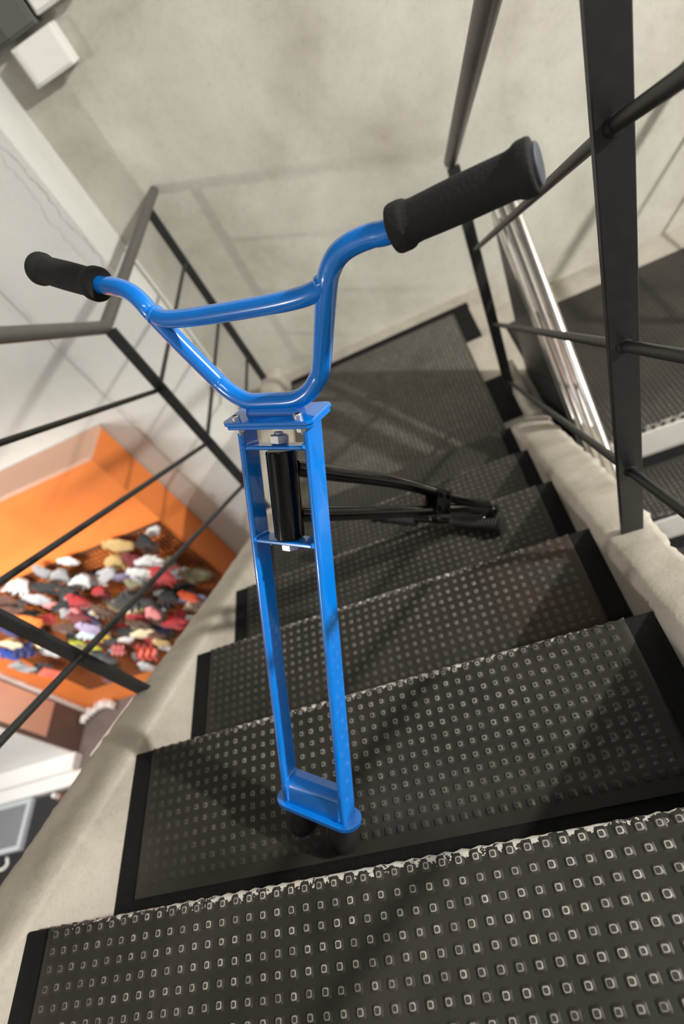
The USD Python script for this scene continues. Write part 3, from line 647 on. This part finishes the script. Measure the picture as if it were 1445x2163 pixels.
# (x, z) on the rack, colour, kind, size
ITEMS = [
    (-2.23,-1.26,'white','glove',1.1), (-2.30,-1.46,'orange','glove',1), (-2.05,-1.30,'silver','glove',0.9), (-1.96,-1.29,'black','glove',1.1),
    (-1.86,-1.27,'grey','glove',0.9), (-1.75,-1.22,'white','glove',0.7), (-1.74,-1.34,'white','glove',0.9), (-1.71,-1.43,'white','glove',0.8),
    (-1.84,-1.37,'black','glove',1), (-1.90,-1.44,'grey','glove',0.7), (-1.82,-1.47,'maroon','glove',0.9), (-2.15,-1.51,'pink','glove',0.7),
    (-1.98,-1.54,'pink','mitten',0.7), (-1.80,-1.54,'lavender','glove',0.9), (-1.90,-1.62,'navy','glove',0.9), (-1.38,-1.25,'tan','mitten',1),
    (-1.48,-1.34,'tan','mitten',1), (-1.39,-1.42,'black','glove',1.2), (-1.50,-1.54,'black','mitten',1.2), (-1.31,-1.35,'maroon','glove',1),
    (-1.11,-1.25,'white','mitten',0.6), (-1.18,-1.27,'black','glove',0.8), (-1.20,-1.35,'white','glove',0.9), (-1.14,-1.42,'crimson','glove',1.1),
    (-1.24,-1.50,'pink','mitten',0.7), (-1.23,-1.60,'pink','glove',0.7), (-1.16,-1.60,'silver','glove',0.8), (-1.06,-1.60,'olive','glove',1),
    (-1.19,-1.74,'vermilion','mitten',0.8), (-1.35,-1.48,'orange','glove',0.7), (-1.69,-1.67,'vermilion','glove',0.6), (-1.42,-1.68,'lilac','mitten',0.5),
    (-1.44,-1.78,'white','mitten',0.7), (-1.50,-1.82,'white','glove',0.6), (-1.42,-1.91,'crimson','glove',0.9), (-1.36,-1.98,'lilac','scarf',0.8),
    (-2.03,-1.64,'silver','glove',0.7), (-2.06,-1.76,'cyan','glove',0.9), (-1.90,-1.70,'tan','glove',0.8), (-1.78,-1.68,'olive','mitten',0.8),
    (-1.88,-1.78,'cream','mitten',0.8), (-2.07,-1.87,'yellow','glove',0.9), (-2.29,-1.67,'cream','glove',0.9), (-2.36,-1.65,'olive','glove',0.9),
    (-2.33,-1.79,'silver','mitten',0.6), (-2.17,-1.77,'maroon','glove',1), (-2.40,-1.99,'lime','glove',0.9), (-2.39,-1.91,'yellow','mitten',0.6),
    (-1.68,-1.83,'lime','glove',0.8), (-1.74,-1.96,'cream','mitten',0.9), (-1.55,-1.95,'tan','glove',0.7), (-1.61,-2.16,'red','scarf',0.7),
    (-1.83,-2.12,'coral','scarf',0.9), (-1.71,-2.12,'navy','glove',0.8), (-1.83,-2.30,'black','mitten',1.1), (-1.96,-2.48,'white','scarf',0.5),
    (-1.92,-2.00,'black','glove',1), (-1.95,-2.02,'white','mitten',0.6), (-2.03,-2.04,'pink','scarf',0.6), (-2.13,-2.03,'charcoal','glove',0.9),
    (-2.25,-2.13,'maroon','mitten',0.7), (-2.17,-2.15,'tan','mitten',0.6), (-2.35,-2.21,'mint','glove',0.7), (-2.32,-2.30,'teal','glove',0.6),
    (-2.42,-2.18,'lime','mitten',0.6), (-2.67,-1.55,'lilac','glove',0.7), (-2.65,-1.60,'indigo','glove',0.9), (-2.72,-1.68,'cream','mitten',0.8),
    (-2.77,-1.82,'indigo','scarf',1), (-3.01,-1.89,'blue','mitten',1), (-2.92,-1.97,'silver','scarf',0.7), (-2.74,-2.03,'white','glove',0.9),
    (-2.82,-2.18,'coral','scarf',0.8), (-2.91,-2.13,'charcoal','scarf',0.8), (-2.83,-1.75,'tan','glove',0.6), (-2.60,-1.76,'black','glove',1),
    (-2.39,-1.60,'yellow','glove',0.6), (-2.39,-1.35,'brown','glove',1.1), (-2.37,-1.29,'brown','glove',1), (-1.35,-1.72,'black','glove',1),
    (-1.28,-1.81,'black','glove',1), (-1.35,-1.59,'crimson','glove',0.8), (-1.12,-1.78,'olive','glove',0.8), (-1.23,-1.89,'brown','glove',0.9),
    (-1.59,-1.54,'lavender','glove',0.8), (-1.71,-1.54,'brown','glove',0.9), (-2.03,-1.51,'black','glove',1), (-2.16,-1.65,'brown','mitten',0.9),
    (-2.23,-1.90,'olive','mitten',0.8), (-2.24,-1.98,'brown','glove',0.8), (-1.60,-1.70,'charcoal','glove',0.9), (-1.63,-1.93,'brown','glove',0.9),
    (-1.50,-1.62,'charcoal','mitten',0.8), (-1.47,-2.03,'crimson','mitten',0.8), (-1.67,-1.43,'crimson','mitten',0.6), (-1.26,-1.48,'black','glove',0.9),
    (-1.97,-1.22,'grey','mitten',0.8)]
ROWS = ['top', 'second', 'third', 'fourth', 'fifth', 'sixth', 'seventh', 'lowest']
ORD = ['first', 'second', 'third', 'fourth', 'fifth', 'sixth', 'seventh', 'eighth', 'ninth', 'tenth', 'eleventh', 'twelfth', 'thirteenth', 'fourteenth', 'fifteenth', 'sixteenth', 'seventeenth', 'eighteenth', 'nineteenth', 'twentieth']
placed = []
fill = random.Random(21)
for _ in range(62):
    fz = fill.uniform(-2.5, -1.36); ITEMS.append((round(fill.uniform(-2.45, -1.22), 2), round(fz, 2), fill.choice(['black', 'charcoal', 'brown', 'brown', 'maroon', 'grey', 'silver', 'crimson', 'olive', 'white', 'cream']), fill.choice(['glove', 'glove', 'mitten']), round(fill.uniform(.65, .95), 2)))
items = sorted(ITEMS, key=lambda q: -q[1])
from collections import defaultdict
bycol = defaultdict(list)
for q in items: bycol[(q[2], q[3])].append(q)
lab = {}
for (c, k), ls in bycol.items():
    ls.sort(key=lambda q: -q[0])
    for i, q in enumerate(ls):
        lab[id(q)] = f'{c} {k} on the wire rack, ' + ('the only one of its colour' if len(ls) == 1 else f'{ORD[i]} {c} {k} from the rack\'s right end')
for i, q in enumerate(items):
    x, z, c, k, s = q; r = random.Random(100 + i); s = s * 1.05; zc = z
    rad = (0.104 if k != 'scarf' else .125) * s; ly = 0
    while any(l_ == ly and math.hypot(x - a_, zc - b_) < rad + d_ for a_, b_, d_, l_ in placed): ly += 1
    placed.append((x, zc, rad, ly)); y = YB - 0.060 - 0.046 * ly
    t = thing('scarf' if k == 'scarf' else k, lab[id(q)], k, (x, y, z), group='gloves and scarves on the wire rack')
    a = math.radians(r.uniform(-75, 75)); b = math.radians(r.uniform(-3, 3))
    Rr = np.array([[math.cos(a), 0, math.sin(a)], [0, 1, 0], [-math.sin(a), 0, math.cos(a)]]) @ np.array([[math.cos(b), -math.sin(b), 0], [math.sin(b), math.cos(b), 0], [0, 0, 1]])
    if r.random() < .5: Rr = Rr @ np.diag((-1.0, 1, 1))
    put = lambda m: fix(((m[0] + np.array((0, 0, .088 if k != 'scarf' else .11))) * s @ Rr.T + np.array((x, y, z)), m[1]))
    if k == 'scarf':
        part('folded_cloth', put(scarf_mesh(r)), 'knit_' + c, t, smooth=50)
    else:
        hnd, cf = hand_mesh(k, r)
        part('hand_part', put(hnd), 'knit_' + c, t, smooth=50); part('cuff', put(cf), 'knit_' + c, t, smooth=50)


cb_ = thing('side_cabinet', 'brown cabinet with white edge strips standing against the orange display wall at the far left', 'cabinet', (-3.9, 1.93, FLOOR))
part('body', box(-4.6, -3.42, 1.76, 2.165, FLOOR, -2.05, 0.004), 'brown_board', cb_, smooth=False)
part('front_panel', box(-4.6, -3.42, 1.742, 1.758, FLOOR, -2.05, 0.003), 'white_paint', cb_, smooth=False, label='white front panel')
part('edge_strip', box(-3.45, -3.405, 2.13, 2.168, FLOOR, -2.0, 0.004), 'white_paint', cb_, smooth=False, label='white edge strip')
part('glass_door', box(-3.419, -3.414, 1.80, 2.11, -2.75, -2.10, 0.001), 'orange_top', cb_, smooth=False, label='pale pinkish panel')
pf = thing('white_platform', 'low white platform in the shop at the left edge', 'platform', (-4.0, 1.66, FLOOR))
part('top', box(-4.9, -3.36, 1.58, 1.738, FLOOR + .005, FLOOR + .10, 0.004), 'white_paint', pf, smooth=False)
part('plinth', box(-4.9, -3.20, 1.46, 1.578, FLOOR + .002, FLOOR + .06, 0.003), 'white_paint', pf, smooth=False)
pk = thing('white_board', 'long white board lying aslant on the shop floor beside the brown cabinet', 'board', (-3.06, 1.95, FLOOR))
part('plank', bar((-2.80, 2.11, FLOOR + .009), (-3.21, 1.66, FLOOR + .009), 0.12, 0.016, (1, -1, 0), .004), 'white_paint', pk, smooth=False)
cl = thing('cloth', 'crumpled white fringed cloth at the foot of the orange display wall', 'cloth', (-3.2, 2.1, FLOOR))
def cloth_fn(u, v):
    a = u * 2.2 - 0.2
    x = -3.39 + .36 * u; y = 2.04 + .10 * np.sin(u * 2.6) + (v - .5) * .07
    z = FLOOR + .075 + .03 * np.sin(u * 37) * v + .02 * np.cos(u * 61) - .04 * (v - .5) ** 2
    return np.stack([x, y, z], 1)
g1 = grid_surface(cloth_fn, 60, 8); g2 = (g1[0] - np.array((0, 0, .006)), g1[1][:, ::-1])
part('fabric', cat(g1, g2), 'white_paint', cl, smooth=60)
bb = thing('black_cabinet', 'low black cabinet top on the shop floor in front of the white platform', 'cabinet', (-3.7, 1.0, FLOOR))
part('body', box(-5.0, -2.75, 0.30, 1.44, FLOOR, FLOOR + .03, 0.004), 'black_board', bb, smooth=False)
tr = thing('grey_tray', 'grey plastic tray with a pale rim on the black cabinet at the left edge', 'tray', (-3.95, 1.22, FLOOR + .03))
part('base', box(-4.35, -3.82, 1.06, 1.42, FLOOR + .031, FLOOR + .05, .003), 'grey_plastic', tr, smooth=False)
for a in ((-4.38, -3.79, 1.40, 1.44), (-4.38, -3.79, 1.03, 1.07), (-3.83, -3.79, 1.07, 1.40), (-4.38, -4.34, 1.07, 1.40)):
    part('rim', box(*a, FLOOR + .031, FLOOR + .085, .004), 'pale_rim', tr, smooth=False)
rg = thing('hook', 'white curved hook lying below the grey tray', 'hook', (-3.95, .96, FLOOR + .04))
part('rod', sweep([(-4.10, .93, FLOOR + .042), (-3.98, .92, FLOOR + .042), (-3.93, .95, FLOOR + .042), (-3.95, 1.0, FLOOR + .042)], .012, 10, 6), 'white_paint', rg)
bo = thing('bottle', 'small dark red bottle with a white cap on the black cabinet', 'bottle', (-3.40, 1.36, FLOOR + .03))
part('flask', lathe_axis((-3.40, 1.36, FLOOR + .031), (-3.40, 1.36, FLOOR + .14), [(0, .034), (.05, .037), (.7, .037), (.85, .028), (1, .017)], 20), 'knit_maroon', bo)
part('cap', lathe_axis((-3.40, 1.36, FLOOR + .14), (-3.40, 1.36, FLOOR + .20), [(0, .020), (.9, .020), (1, .017)], 20), 'white_paint', bo)

# unseen housing and rods, added to dress the fill light over the display
pl = thing('added_lamp_housing', 'unseen strip lamp housing added over the shop fill light, out of frame', 'lamp', (-2.5, 0.95, -0.24))
part('housing', box(-3.27, -1.73, 0.78, 1.12, -0.245, -0.19, 0.006), 'lamp_shell', pl, smooth=False)
for x in (-3.1, -1.9): part('suspension_rod', tube((x, 0.95, -0.192), (x, 0.95, 2.699), 0.006, 8), 'lamp_shell', pl)
# wall fittings at the upper left
for x0, x1, z0, z1, lb in ((-0.238, -0.045, 0.640, 0.769, 'white square wall box, whole in view, near the upper left corner'), (-0.07, 0.12, 0.80, 0.93, 'white wall box cut by the photo\'s top edge')):
    t = thing('wall_box', lb, 'wall box', ((x0 + x1) / 2, 2.72, (z0 + z1) / 2))
    part('housing', box(x0, x1, 2.660, 2.739, z0, z1, 0.004), 'white_paint', t, smooth=False)
    part('cover', box(x0 + .008, x1 - .008, 2.654, 2.660, z0 + .008, z1 - .008, 0.003), 'white_paint', t, smooth=False)
t = thing('cabinet', 'dark grey wall cabinet in the upper left corner behind the white boxes', 'cabinet', (-0.22, 2.72, 0.95))
part('body', box(-0.365, -0.085, 2.66, 2.739, 0.785, 1.25, 0.004), 'grey_panel', t, smooth=False)
part('door', box(-0.355, -0.095, 2.653, 2.66, 0.795, 1.24, 0.002), 'grey_panel', t, smooth=False)
